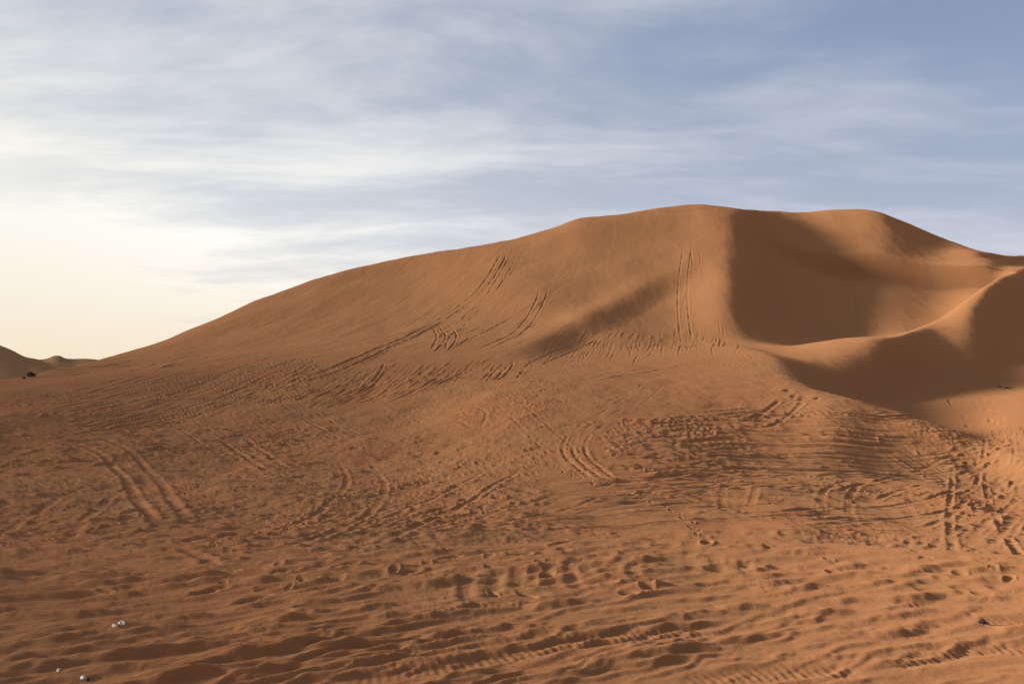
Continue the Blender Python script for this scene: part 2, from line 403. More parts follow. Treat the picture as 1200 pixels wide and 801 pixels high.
DIST = np.full((NA, NR), 1e6, np.float32); SARC = np.zeros((NA, NR), np.float32)
def smooth_path(P, step):
    P = np.array(P, float)
    if len(P) > 2:
        s = np.concatenate([[0], np.cumsum(np.hypot(*np.diff(P, axis=0).T))])
        L = s[-1]; n = max(2, int(L / step) + 1); q = np.linspace(0, L, n)
        return np.stack([interp1(s, P[:, 0], q), interp1(s, P[:, 1], q)], 1)
    L = math.hypot(*(P[1] - P[0])); n = max(2, int(L / step) + 1)
    return P[0] + (P[1] - P[0]) * np.linspace(0, 1, n)[:, None]
def rut(P, width=0.24, depth=0.06, berm=0.5, lugs=0.0, fade=0.15, seed=0, erase=0.8):
    """press one wheel rut with raised shoulders along a ground path"""
    r0 = np.hypot(*np.mean(P, axis=0))
    step = max(0.25, r0 * 0.02)
    Q = smooth_path(P, step)
    pad = width * 2.2
    boxes = []
    acc = 0
    for a, b in zip(Q[:-1], Q[1:]):
        w = window((a[0], b[0]), (a[1], b[1]), pad)
        L = math.hypot(*(b - a))
        if w and L > 1e-6:
            i0, i1, j0, j1 = w
            sl_ = (slice(i0, i1), slice(j0, j1))
            xq, yq = X[sl_], Y[sl_]
            dx, dy = (b - a) / L
            t = np.clip((xq - a[0]) * dx + (yq - a[1]) * dy, 0, L)
            d = np.hypot(xq - a[0] - t * dx, yq - a[1] - t * dy)
            dd = DIST[sl_]; m = d < dd
            dd[m] = d[m]; SARC[sl_][m] = (acc + t)[m]
            boxes.append(w)
        acc += L
    if not boxes: return
    L = acc
    i0 = min(b[0] for b in boxes); i1 = max(b[1] for b in boxes); j0 = min(b[2] for b in boxes); j1 = max(b[3] for b in boxes)
    D = DIST[i0:i1, j0:j1]
    idx = np.nonzero(D < pad)
    d = D[idx]; s = SARC[i0:i1, j0:j1][idx]
    f = sstep(0, fade, s / L) * (1 - sstep(1 - fade, 1, s / L)) if fade > 0 else 1.0
    k = f * (0.75 + 0.6 * perlin(s / 1.7, np.zeros_like(s) + seed * 7.3, 400 + seed % 50))
    wob = d + 0.06 * width * perlin(s / 0.4, d / width, 420)
    core = np.exp(-(wob / (0.55 * width)) ** 4)
    bm = np.exp(-((wob - 0.95 * width) / (0.38 * width)) ** 2)
    dz = depth * (-core + berm * bm)
    if lugs > 0:
        dz = dz + lugs * core * (0.35 * np.sin(s * 2 * math.pi / 0.055 + 2.5 * np.abs(d) / width) + 0.6 * perlin(s / 0.05, d / 0.04, 430) + 0.6 * perlin(s / 0.10, d / 0.06, 431))
    gi = (idx[0] + i0, idx[1] + j0)
    zold = Z[gi]; base = ZBs[gi]
    er = erase * core * f
    Z[gi] = zold * (1 - er) + base * er + dz * k
    DIST[i0:i1, j0:j1] = 1e6

ZBs = ZBROAD          # the broad ground form, to which a wheel flattens the sand

def offset(P, d):
    P = np.array(P, float); T = np.gradient(P, axis=0); n = np.stack([T[:, 1], -T[:, 0]], 1)
    n /= (np.linalg.norm(n, axis=1)[:, None] + 1e-9)
    return P + n * d
seedc = [0]
def vehicle(P, gauge=1.55, **kw):
    P = smooth_path(P, 1.0) if len(P) > 2 else smooth_path(P, 2.0)
    for sgn in (-1, 1):
        seedc[0] += 1
        rut(offset(P, sgn * gauge / 2), seed=seedc[0], **kw)
def track(uv, pair=False, **kw):
    P = [hit(u, v) for u, v in uv]
    seedc[0] += 1
    if pair: vehicle(P, **kw)
    else: rut(P, seed=seedc[0], **kw)
def family(A, B, n, jit=3.0, **kw):
    """n single ruts blended between polylines A and B (photo points), with jitter"""
    A = np.array(A, float); B = np.array(B, float)
    for q in range(n):
        f = (q + rng.uniform(-0.35, 0.35)) / max(n - 1, 1)
        P = A * (1 - f) + B * f + rng.normal(0, jit * 0.3, A.shape) + rng.normal(0, jit, 2) * np.array([1, 0.25])
        k2 = dict(kw); k2['depth'] = kw.get('depth', 0.06) * rng.uniform(0.5, 1.3)
        cut0, cut1 = rng.uniform(0, 0.25), rng.uniform(0.75, 1)
        s = np.linspace(0, 1, len(P)); sn = np.linspace(cut0, cut1, len(P))
        P = np.stack([np.interp(sn, s, P[:, 0]), np.interp(sn, s, P[:, 1])], 1)
        track([tuple(p) for p in P], **k2)

# random wandering vehicles across the basin
for q in range(150):
    r = rng.uniform(14, 66); a = rng.uniform(R(-38), R(38))
    h = rng.choice([rng.normal(R(24), R(20)), rng.uniform(0, math.pi)], p=[0.65, 0.35])
    L = rng.uniform(18, 60); kap = rng.normal(0, 0.011)
    pts = []; x, y = r * math.sin(a) - 0.5 * L * math.cos(h), r * math.cos(a) - 0.5 * L * math.sin(h)
    for st in range(int(L / 2)):
        if y > 12 and math.hypot(x, y) < 74: pts.append((x, y))
        x += 2 * math.cos(h); y += 2 * math.sin(h); h += kap * 2
    mx, my = (np.mean(pts, axis=0) if pts else (0, 1)); skip = R(3) < math.atan2(mx, my) < R(28) and rng.random() < 0.8
    if len(pts) > 4 and not skip: vehicle(pts, depth=rng.uniform(0.012, 0.032), width=rng.uniform(0.15, 0.22), erase=0.5, fade=0.15, berm=0.8)

# ---- digitised marks -------------------------------------------------
# wheel marks across the flank, running level
for q in range(78):
    f = q / 77.0
    v0 = 482 + 112 * f + rng.normal(0, 1.2)
    ua = rng.uniform(600, 740) if q > 6 else rng.uniform(800, 880); ub = rng.uniform(960, 1110) - max(0, (f - 0.7)) * 250
    if q % 3 == 0: ub = ua + rng.uniform(120, 240)
    um = 0.5 * (ua + ub); bend = rng.uniform(-5, -1)
    track([(ua, v0 + 4), (0.5 * (ua + um), v0 + 1), (um, v0 + bend), (0.5 * (um + ub), v0 + 1 + 0.5 * bend), (ub, v0 + 6)], width=rng.uniform(0.22, 0.36) * (1 - 0.35 * f), depth=rng.uniform(0.07, 0.14) * (1 - 0.6 * f), erase=0.5, berm=0.8, fade=0.2)
# left flank: long strokes climbing to the right
family([(0, 480), (120, 452), (260, 420), (380, 392)], [(60, 520), (200, 492), (330, 462), (440, 440)], 70, 10, width=0.24, depth=0.05)
family([(40, 452), (130, 428), (220, 402)], [(180, 440), (300, 408), (400, 372)], 10, 8, width=0.3, depth=0.05)
family([(180, 470), (260, 440), (330, 415)], [(330, 480), (400, 450), (450, 420)], 24, 9, width=0.24, depth=0.06)
family([(395, 470), (420, 448), (440, 425)], [(540, 450), (565, 432), (600, 412)], 34, 9, width=0.22, depth=0.06, fade=0.3)
family([(330, 484), (380, 462), (420, 440)], [(450, 478), (510, 455), (560, 430)], 38, 9, width=0.22, depth=0.06, fade=0.3)
family([(560, 452), (575, 438), (585, 425)], [(600, 445), (612, 432), (625, 420)], 8, 5, width=0.22, depth=0.06)
family([(640, 430), (655, 405), (690, 372)], [(835, 412), (838, 392), (836, 360)], 50, 12, width=0.18, depth=0.03, fade=0.45)
family([(640, 432), (650, 420), (660, 408)], [(845, 412), (850, 400), (850, 388)], 34, 16, width=0.18, depth=0.04, fade=0.45)
track([(618, 432), (660, 412), (690, 398), (705, 389)], pair=True, width=0.26, depth=0.07)
track([(560, 470), (640, 455), (720, 440), (800, 425)], pair=True, width=0.24, depth=0.05)
# ascent tracks on the upper face
mainT = [(592, 294), (581, 315), (564, 338), (535, 362), (500, 384), (460, 403), (425, 419), (375, 440), (300, 462)]
track(mainT, pair=True, width=0.42, depth=0.13, fade=0.06, berm=0.7, erase=0.3)
track([(604, 297), (590, 320), (574, 345), (548, 372), (522, 394), (514, 412)], pair=True, width=0.30, depth=0.09, fade=0.12)
track([(612, 300), (600, 318), (585, 335)], width=0.3, depth=0.10)
track([(638, 334), (634, 352), (620, 376), (596, 396), (556, 414)], pair=True, gauge=1.5, width=0.28, depth=0.09)
track([(640, 352), (600, 372), (560, 392), (530, 410)], width=0.26, depth=0.09)
track([(519, 378), (528, 390), (526, 402), (515, 414)], pair=True, width=0.26, depth=0.12)
track([(508, 382), (512, 395), (505, 410)], width=0.26, depth=0.09)
track([(668, 330), (640, 352), (600, 384)], width=0.24, depth=0.05)
family([(575, 330), (520, 372), (460, 402), (400, 428)], [(690, 345), (640, 385), (590, 405), (540, 425)], 12, 8, width=0.24, depth=0.028, fade=0.3)
family([(480, 330), (430, 350), (360, 385)], [(560, 345), (500, 372), (420, 405)], 9, 10, width=0.24, depth=0.022, fade=0.35)
family([(620, 300), (600, 320), (560, 350)], [(720, 300), (700, 325), (660, 352)], 7, 8, width=0.22, depth=0.018, fade=0.35)
for q in range(10):
    u0 = rng.uniform(150, 420); v0 = 395 - (u0 - 150) * 0.16
    track([(u0, v0), (u0 + 45, v0 - 18), (u0 + 90, v0 - 38)], width=0.3, depth=0.035)
# fall-line tracks below the summit
track([(807, 283), (803, 310), (800, 340), (801, 370), (806, 404)], pair=True, width=0.26, depth=0.08, fade=0.2)
track([(813, 285), (816, 305), (814, 330), (806, 356), (803, 390)], pair=True, gauge=1.5, width=0.22, depth=0.06, fade=0.3)
track([(996, 348), (1000, 365), (999, 380)], pair=True, width=0.24, depth=0.10)
for q in range(12):
    u0 = rng.uniform(1000, 1045); v0 = rng.uniform(356, 382)
    track([(u0, v0), (u0 + rng.uniform(-9, 9), v0 + 5)], width=0.3, depth=0.08, fade=0.3)
# left basin, two vehicles turning
a = [(80, 518), (112, 530), (138, 556), (162, 588), (190, 618)]; b = [(108, 512), (150, 530), (180, 560), (205, 592), (226, 612)]
track(a, width=0.26, depth=0.026, berm=1.2, fade=0.08, lugs=0.01); track(b, width=0.26, depth=0.026, berm=0.9, fade=0.08)
track([(30, 517), (60, 516), (100, 521)], pair=False, width=0.22, depth=0.03)
track([(212, 508), (240, 510), (272, 524), (312, 550)], width=0.26, depth=0.026, berm=1.1, fade=0.1)
track([(240, 506), (272, 508), (300, 522), (335, 546)], width=0.26, depth=0.026, berm=1.1, fade=0.1)
track([(205, 508), (160, 514), (120, 512), (90, 512)], width=0.22, depth=0.03)
track([(200, 640), (240, 655), (300, 662), (350, 664)], width=0.22, depth=0.03)
track([(20, 640), (60, 610), (110, 580), (150, 566)], pair=True, width=0.22, depth=0.03, fade=0.3)
track([(5, 690), (60, 676), (120, 664)], pair=False, width=0.28, depth=0.05)
# middle
for d in (0, 12, 26):
    track([(690 + d, 492), (664 + d, 512), (660 + d, 530), (676 + d, 548), (700 + d, 566)], width=0.18, depth=0.022, berm=0.8)
for d in (0, 20, 40, 58):
    track([(792 + d, 486), (768 + d, 492), (770 + d, 504), (790 + d, 514)], width=0.18, depth=0.026, berm=0.8)
family([(700, 480), (740, 466), (780, 458)], [(700, 540), (760, 512), (800, 492)], 10, 7, width=0.18, depth=0.014)
family([(560, 480), (620, 470), (690, 466)], [(560, 540), (640, 520), (700, 505)], 12, 8, width=0.18, depth=0.018)
family([(420, 500), (500, 495), (580, 480)], [(420, 590), (520, 570), (600, 545)], 16, 10, width=0.2, depth=0.035)
track([(600, 470), (640, 474), (660, 470), (630, 466), (600, 470)], width=0.22, depth=0.05, fade=0)
track([(530, 472), (570, 484), (560, 500), (530, 490)], width=0.22, depth=0.04)
track([(850, 566), (846, 588), (850, 608)], width=0.2, depth=0.008, berm=1.3, fade=0.4, erase=0.3); track([(888, 566), (882, 588), (876, 610)], width=0.2, depth=0.008, berm=1.3, fade=0.4, erase=0.3)
# doughnuts right of the middle
for d in (0, 34):
    track([(1004 + d * 1.1, 562 + d * 0.05), (974 + d, 570), (962 + d, 590), (968 + d, 612), (990 + d, 628)], width=0.22, depth=0.008, berm=1.3, fade=0.2, lugs=0.015)
track([(1000, 582), (1040, 570), (1090, 564), (1140, 566)], pair=True, width=0.2, depth=0.025, berm=1.1)
track([(1060, 600), (1110, 590), (1150, 572)], pair=True, width=0.2, depth=0.025)
track([(1150, 566), (1164, 582), (1176, 606)], width=0.2, depth=0.012, berm=1.0)
track([(1138, 590), (1148, 606), (1160, 620)], width=0.22, depth=0.018, berm=1.0)
family([(1060, 640), (1110, 612), (1150, 580)], [(1160, 650), (1190, 620), (1215, 585)], 9, 12, width=0.2, depth=0.013, berm=0.9)
family([(1120, 560), (1150, 540), (1185, 500)], [(1170, 590), (1200, 560), (1225, 520)], 10, 12, width=0.2, depth=0.014, berm=0.9)
family([(1150, 500), (1180, 520), (1200, 545)], [(1190, 490), (1210, 505), (1230, 530)], 7, 10, width=0.2, depth=0.014, berm=0.9)
family([(930, 600), (1000, 596), (1070, 600)], [(930, 630), (1020, 628), (1120, 634)], 8, 6, width=0.2, depth=0.025)
track([(1120, 478), (1112, 470), (1122, 462), (1136, 466)], width=0.24, depth=0.07)
for q in range(14):
    u0 = rng.uniform(1105, 1175); v0 = rng.uniform(466, 500)
    track([(u0, v0), (u0 + 6, v0 - 2)], width=0.35, depth=0.10, fade=0.3)
for q in range(10):
    u0 = rng.uniform(915, 955); v0 = rng.uniform(458, 476)
    track([(u0, v0), (u0 + 8, v0 - 2)], width=0.35, depth=0.10, fade=0.3)
track([(928, 470), (905, 488), (880, 500)], pair=True, width=0.28, depth=0.05, berm=1)
# foreground arcs and wheel prints
for P in ([(556, 668), (546, 684), (548, 702), (560, 716)], [(592, 664), (580, 682), (580, 700), (592, 712)], [(660, 652), (640, 668), (650, 688), (668, 702)],
          [(702, 646), (684, 664), (700, 684)], [(812, 636), (808, 656), (814, 676)], [(842, 646), (838, 658), (848, 670), (856, 678)], [(744, 648), (730, 660), (700, 676), (660, 690)], [(620, 658), (606, 676), (612, 694), (640, 710)], [(690, 648), (668, 668), (676, 690), (700, 706)], [(760, 644), (742, 662), (748, 682), (780, 698)], [(880, 650), (872, 664), (884, 680)]):
    track(P, width=0.10, depth=0.009, berm=0.6, fade=0.4, erase=0.1)
for P, lg in (([(380, 801), (520, 782), (700, 752), (860, 738)], 0.006), ([(500, 716), (560, 708), (620, 708)], 0.007), ([(880, 722), (960, 712), (1040, 708), (1110, 712)], 0.006),
              ([(1040, 780), (1100, 768), (1160, 760), (1230, 764)], 0.009), ([(800, 801), (900, 790), (1010, 788)], 0.007), ([(430, 770), (560, 758), (700, 742)], 0.004), ([(1150, 727), (1180, 728), (1230, 729)], 0.006)):
    track(P, width=0.17, depth=0.012, berm=0.8, lugs=lg, fade=0.1, erase=0.5)

# ---- scarps: little crests with a steep shaded face toward the viewer
def scarp(x, y, ang, L, H, wf, wb, bend=0.0, seed=0, peak=0.5):
    """ang: direction of the crest; the steep face looks toward the camera side"""
    ca, sa = math.cos(ang), math.sin(ang)
    rr_ = math.hypot(x, y); dr_ = rr_ * rr_ * 0.00073 if rr_ < 9 else min(rr_ * rr_ * 0.00022, 0.07)
    wf = max(wf, 2.4 * dr_); wb = max(wb, 4.0 * dr_)
    w = window((x - L * 0.55, x + L * 0.55), (y - L * 0.4, y + L * 0.4), wb)
    if not w: return
    i0, i1, j0, j1 = w
    xq, yq = X[i0:i1, j0:j1] - x, Y[i0:i1, j0:j1] - y
    s = (xq * ca + yq * sa) / (0.5 * L); d = -(-xq * sa + yq * ca)         # d>0 toward the camera
    m = (np.abs(s) < 1) & (d > -wb) & (d < wf * 2.2)
    if not m.any(): return
    s = s[m]; d = d[m]
    d = d + bend * L * (s * s) + 0.06 * L * perlin(s * 2.1 + seed, d * 0 + seed * 3.1, 500)
    pk = 2 * peak - 1
    tp = np.where(s < pk, (s + 1) / (1 + pk + 1e-6), (1 - s) / (1 - pk + 1e-6)); tp = np.clip(tp, 0, 1); tp = tp * (2 - tp)
    hh = tp * H
    f = np.where(d < 0, np.exp(-(d / (0.45 * wb)) ** 2), 1 - sstep(0, 1, d / wf)) - 0.10 * np.exp(-((d - wf) / (0.7 * wf)) ** 2)
    Zw = Z[i0:i1, j0:j1]; np.add.at(Zw, np.nonzero(m), hh * f) if False else Zw.__setitem__(m, Zw[m] + hh * f)
big = [(190, 766, 130, .055, 8), (285, 776, 190, .11, 10), (120, 775, 210, .07, 9), (370, 770, 220, .06, 9), (70, 768, 120, .045, 4), (250, 757, 70, .045, 4), (290, 736, 26, .045, 6), (330, 722, 90, .04, 9),
       (280, 714, 40, .035, 6), (340, 742, 110, .045, 9), (490, 726, 120, .05, 8), (540, 743, 90, .04, 8), (460, 736, 120, .035, 9), (90, 737, 110, .05, 3), (60, 748, 100, .045, 2), (165, 742, 80, .06, 4), (70, 762, 130, .03, 5),
       (105, 722, 50, .05, 2), (30, 725, 110, .04, 2), (660, 708, 70, .05, 4), (645, 700, 50, .04, 4), (600, 762, 200, .04, 10), (720, 738, 190, .04, 9), (700, 756, 90, .035, 8), (760, 770, 130, .07, 9), (745, 780, 150, .05, 9),
       (730, 716, 60, .04, 6), (590, 752, 160, .035, 9), (872, 712, 50, .055, 1), (945, 690, 46, .05, 2), (925, 694, 70, .03, 8), (965, 719, 60, .045, 3), (885, 747, 80, .055, 7), (800, 735, 90, .03, 5), (1067, 703, 60, .06, 7), (1106, 695, 30, .04, 4),
       (1052, 722, 40, .035, 6), (1056, 742, 50, .06, 8), (1030, 685, 30, .035, 4), (1100, 662, 210, .045, 2), (1060, 676, 110, .03, 3), (1150, 702, 60, .03, 4), (820, 702, 70, .04, 5), (770, 695, 90, .04, 8), (820, 683, 70, .03, 6),
       (880, 680, 36, .035, 2), (905, 684, 30, .035, 2), (760, 665, 60, .03, 5), (700, 676, 40, .03, 6), (430, 790, 160, .045, 8), (340, 795, 220, .05, 10), (560, 796, 120, .03, 9), (200, 800, 150, .08, 5), (20, 785, 90, .05, 6), (1065, 775, 60, .03, 3),
       (880, 640, 40, .05, 2), (790, 636, 30, .04, 2), (740, 634, 40, .045, 2), (620, 646, 36, .04, 5), (585, 655, 30, .035, 5), (540, 664, 60, .035, 5), (480, 666, 50, .04, 6), (430, 676, 50, .035, 6), (350, 690, 80, .035, 7), (255, 700, 60, .04, 2), (800, 648, 30, .04, 2)]
for q, (u, v, wpx, H, sl_) in enumerate(big):
    th = R(sl_)
    x0, y0 = hit(u - wpx / 2, v + math.tan(th) * wpx / 2); x1, y1 = hit(u + wpx / 2, v - math.tan(th) * wpx / 2)
    L = math.hypot(x1 - x0, y1 - y0) * 1.3; ang = math.atan2(y1 - y0, x1 - x0)
    scarp((x0 + x1) / 2, (y0 + y1) / 2, ang, L, H * 0.56, H * 0.66, H * 3.6, bend=rng.uniform(-0.02, 0.05), seed=q, peak=rng.uniform(0.45, 0.7))
def fgscarps(n, vlo, vhi, hlo, hhi, llo, lhi, ang, spread, rmax, power=1.0, thin=1.0):
    for q in range(n):
        v = vhi - (vhi - vlo) * rng.power(power); u = rng.uniform(-60, 1260)
        x, y = hit(u, v); r = math.hypot(x, y)
        if r > rmax or (u > 780 and q % 2): continue
        H = rng.uniform(hlo, hhi) * (0.82 if u < 560 else 0.62)
        scarp(x, y, R(rng.normal(ang, spread)), rng.uniform(llo, lhi), H, H * 0.9 * thin, H * 4.5, bend=rng.uniform(-0.03, 0.04), seed=int(rng.integers(1, 4000)), peak=rng.uniform(0.3, 0.7))
fgscarps(300, 650, 815, 0.008, 0.022, 0.5, 1.5, 27, 6, 9, 1.3)       # long low ridges left by passing wheels
fgscarps(300, 640, 810, 0.008, 0.020, 0.14, 0.5, 23, 11, 10, 1.3)
fgscarps(90, 640, 760, 0.015, 0.032, 0.18, 0.45, 18, 14, 10, 1.0)
fgscarps(1100, 606, 690, 0.010, 0.026, 0.25, 0.9, 20, 12, 26, 1.0)     # dense flecks where the ground drops away
# the same in the basin, larger and coarser
for q in range(2600):
    v = rng.uniform(500, 660); u = rng.uniform(-30, 1230)
    if 640 < u < 1110 and 470 < v < 622 and q % 10: continue
    x, y = hit(u, v); r = math.hypot(x, y)
    if r < 11 or r > 75: continue
    H = rng.uniform(0.03, 0.09) * (0.75 if u > 560 else 1.0) * min(max(r / 34, 0.4), 1.1)
    scarp(x, y, R(rng.normal(20, 22)), H * rng.uniform(8, 20), H, H * 1.2, H * 5, bend=rng.uniform(-0.06, 0.08), seed=q, peak=rng.uniform(0.3, 0.7))

# ---- footprints
def foot(x, y, ang, L=0.27, w=0.11, depth=0.035):
    wd = window((x, x), (y, y), L)
    if not wd: return
    i0, i1, j0, j1 = wd
    xq, yq = X[i0:i1, j0:j1] - x, Y[i0:i1, j0:j1] - y
    a = xq * math.cos(ang) + yq * math.sin(ang); b = -xq * math.sin(ang) + yq * math.cos(ang)
    e = np.sqrt((a / (L / 2)) ** 2 + (b / (w / 2)) ** 2)
    Z[i0:i1, j0:j1] += -depth * np.exp(-e ** 4 * 0.6) + 0.45 * depth * np.exp(-((e - 1.35) / 0.35) ** 2)
def trail(uv, n_jit=0.04, step=0.62):
    P = smooth_path([hit(u, v) for u, v in uv], step)
    for q in range(len(P) - 1):
        d = P[q + 1] - P[q]; a = math.atan2(d[1], d[0])
        sgn = 1 if q % 2 else -1
        foot(P[q][0] - math.sin(a) * 0.11 * sgn + rng.normal(0, n_jit), P[q][1] + math.cos(a) * 0.11 * sgn + rng.normal(0, n_jit), a + rng.normal(0, 0.15), depth=rng.uniform(0.025, 0.045))
trail([(300, 700), (420, 678), (520, 660), (620, 646), (720, 636), (800, 632)])
trail([(250, 690), (380, 668), (500, 650), (600, 640)])
trail([(700, 650), (790, 642), (870, 640), (960, 642)])
trail([(820, 636), (790, 600), (700, 570), (640, 540)])
trail([(240, 640), (330, 610), (420, 580), (520, 560)])
trail([(260, 648), (345, 618), (440, 590), (540, 572)])
trail([(0, 640), (90, 622), (180, 600), (240, 560)])
trail([(500, 620), (560, 600), (600, 560), (640, 530)])
for q in range(70):
    x, y = hit(rng.uniform(0, 1200), rng.uniform(635, 700))
    foot(x, y, rng.uniform(0, 3.14), L=rng.uniform(0.08, 0.24), w=rng.uniform(0.06, 0.11), depth=rng.uniform(0.008, 0.022))

# keep the region outside the picture calm, and the ring closed
edge = np.ones(NA); edge[:70] = 0; edge[70:90] = np.linspace(0, 1, 20); edge[-70:] = 0; edge[-90:-70] = np.linspace(1, 0, 20)
Z = ZBs + (Z - ZBs) * edge[:, None]
far = sstep(12.5, 13.5, tG)
Z = Z * (1 - far) + ZB * far
Z += EYE

# ------------------------------------------------------------------ materials
def sand_material(name, c1, c2, c3, c4=None, grain=True):
    m = bpy.data.materials.new(name); m.use_nodes = True
    t = m.node_tree; t.nodes.clear(); N = NT(t)
    tc = N.n('ShaderNodeTexCoord').outputs['Object']
    a = N.mapr(N.noise(N.mapping(tc, scale=(1, 1, 0.4)), 0.11, 5, 0.55, 0.4), 0.36, 0.64)
    b = N.mapr(N.noise(tc, 0.9, 5, 0.6), 0.35, 0.68)
    col = N.mix(a, c1, c2)
    col = N.mix(N.math('MULTIPLY', b, 0.45), col, c3)
    if c4:
        sz = N.n('ShaderNodeSeparateXYZ'); N.l(tc, sz.inputs[0])
        hz = N.math('ADD', sz.outputs[2], N.math('MULTIPLY', N.noise(tc, 0.16, 4, 0.6), 5.0))
        col = N.mix(N.math('MULTIPLY', N.mapr(hz, 4.0, 12.0), 0.8), col, c4)
    if grain:
        g = N.noise(tc, 260.0, 2, 0.7)
        g2 = N.noise(tc, 38.0, 3, 0.7)
        k = N.math('ADD', 0.80, N.math('ADD', N.math('MULTIPLY', g, 0.22), N.math('MULTIPLY', g2, 0.18)))
        vs = N.n('ShaderNodeVectorMath', operation='SCALE'); N.l(col, vs.inputs[0]); N.l(k, vs.inputs['Scale'])
        col = vs.outputs[0]
    bs = N.n('ShaderNodeBsdfDiffuse'); bs.inputs['Roughness'].default_value = 0.8
    N.put(bs.inputs['Color'], col)
    if grain:
        h = N.math('ADD', N.math('MULTIPLY', N.noise(tc, 18.0, 4, 0.65), 0.010), N.math('MULTIPLY', N.noise(tc, 120.0, 3, 0.7), 0.0020))
        h = N.math('ADD', h, N.math('MULTIPLY', N.noise(tc, 3.2, 3, 0.6), 0.02))
        bp = N.n('ShaderNodeBump'); bp.inputs['Strength'].default_value = 0.55; bp.inputs['Distance'].default_value = 1.0
        N.l(h, bp.inputs['Height']); N.l(bp.outputs[0], bs.inputs['Normal'])
    o = N.n('ShaderNodeOutputMaterial'); N.l(bs.outputs[0], o.inputs['Surface'])
    return m
SAND = sand_material('sand', (0.256, 0.117, 0.053, 1), (0.238, 0.121, 0.056, 1), (0.272, 0.119, 0.061, 1), (0.284, 0.140, 0.066, 1))
FARSAND = sand_material('far_sand', (0.28, 0.162, 0.080, 1), (0.26, 0.160, 0.078, 1), (0.28, 0.155, 0.078, 1), grain=False)

# ------------------------------------------------------------------ meshes
def grid_mesh(name, X, Y, Z, mat, closed=False, label=None, kind='structure'):
    n, m = X.shape
    co = np.stack([X, Y, Z], -1).reshape(-1, 3).astype(np.float32)
    ii = np.arange(n if closed else n - 1); jj = np.arange(m - 1)
    I, J = np.meshgrid(ii, jj, indexing='ij'); I2 = (I + 1) % n
    q = np.stack([I * m + J, I2 * m + J, I2 * m + J + 1, I * m + J + 1], -1)[..., ::-1].reshape(-1, 4).astype(np.int32)
    me = bpy.data.meshes.new(name)
    me.vertices.add(len(co)); me.vertices.foreach_set('co', co.ravel())
    me.loops.add(q.size); me.loops.foreach_set('vertex_index', q.ravel())
    me.polygons.add(len(q)); me.polygons.foreach_set('loop_start', np.arange(0, q.size, 4, dtype=np.int32))
    me.update(calc_edges=True)
    me.polygons.foreach_set('use_smooth', np.ones(len(q), bool))
    me.materials.append(mat)
    o = bpy.data.objects.new(name, me); scene.collection.objects.link(o)
    if kind: o['kind'] = kind
    if label: o['label'] = label
    return o
J6 = ROW0[6]
o = grid_mesh('sand_ground', X[:, :J6 + 1], Y[:, :J6 + 1], Z[:, :J6 + 1], SAND, True, 'orange desert sand churned by tyre tracks and footprints in the foreground')
o = grid_mesh('main_dune', X[:, J6:], Y[:, J6:], Z[:, J6:], SAND, True, 'huge orange sand dune with two summits and tyre tracks on its flank')

# ------------------------------------------------------------------ far dunes
def far_dune(name, crest, r, front, back, label, warp=0):
    us = [c[0] for c in crest]
    azs = [ray(u, v)[0] for u, v in crest]; te = [ray(u, v)[1] for u, v in crest]
    A = np.linspace(azs[0], azs[-1], 140)
    ct = interp1(azs, np.array(te), A)
    f = np.linspace(-1, 1, 61)
    XX = np.zeros((140, 61)); YY = XX.copy(); Z2 = XX.copy()
    for i, a in enumerate(A):
        rc = r + warp * (i / 139.0 - 0.5)
        zc_ = max(ct[i] * rc, -3.9)
        rr = np.where(f < 0, rc + f * front, rc + f * back)
        base = -4.2
        s = np.where(f < 0, 1 - (-f) ** 1.15, 1 - f ** 1.3)
        z = base + (zc_ - base) * s
        XX[i] = rr * math.sin(a); YY[i] = rr * math.cos(a); Z2[i] = z
    amp = np.clip(1 - np.abs(f), 0, 1)[None, :]
    Z2 += 0.8 * fbm(XX / 30, YY / 30, 900 + int(r), 2) * amp * sstep(0.02, 0.3, np.abs(f))[None, :]
    return grid_mesh(name, XX, YY, Z2 + EYE, FARSAND, False, label)
far_dune('distant_dune', [(-420, 440), (-300, 405), (-150, 385), (-50, 392), (0, 404.5), (14, 410), (30, 418), (45, 421), (60, 428), (75, 437), (95, 448), (120, 456)], 225, 70, 60, 'dark brown distant dune sloping down at the left edge', warp=-40)
far_dune('distant_dune', [(-60, 450), (20, 430), (45, 424), (60, 424), (90, 427), (130, 431), (200, 440), (300, 452)], 320, 60, 60, 'low dark dune band between the two farther dunes')
far_dune('distant_dune', [(-100, 445), (0, 428), (40, 421.5), (55, 420), (64, 416.5), (70, 416.5), (76, 419.5), (100, 420), (125, 422.5), (160, 428), (260, 445), (400, 456)], 460, 90, 90, 'farthest pale dune ridge with a small peak on the skyline')

# ------------------------------------------------------------------ small things
def ground_at(x, y):
    az = math.atan2(x, y); r = math.hypot(x, y)
    i = int(np.clip(np.searchsorted(AZ, az), 0, NA - 1)); return float(np.interp(r, RG[i], Z[i]))
def simple_mat(name, col, rough=0.8, var=0.3, scale=20):
    m = bpy.data.materials.new(name); m.use_nodes = True
    N = NT(m.node_tree); b = m.node_tree.nodes['Principled BSDF']
    tc = N.n('ShaderNodeTexCoord').outputs['Object']
    n_ = N.noise(tc, scale, 3, 0.6)
    dark = tuple(c_ * (1 - var) for c_ in col[:3]) + (1,)
    N.l(N.mix(n_, dark, tuple(col[:3]) + (1,)), b.inputs['Base Color']); b.inputs['Roughness'].default_value = rough
    return m
LEAF = simple_mat('dry_leaf', (0.050, 0.040, 0.022)); TWIG = simple_mat('twig', (0.09, 0.06, 0.04))
PAPER = simple_mat('pale_plastic', (0.50, 0.46, 0.42), 0.6, 0.3); DARKT = simple_mat('charred', (0.03, 0.018, 0.014), 0.9, 0.5, 60)
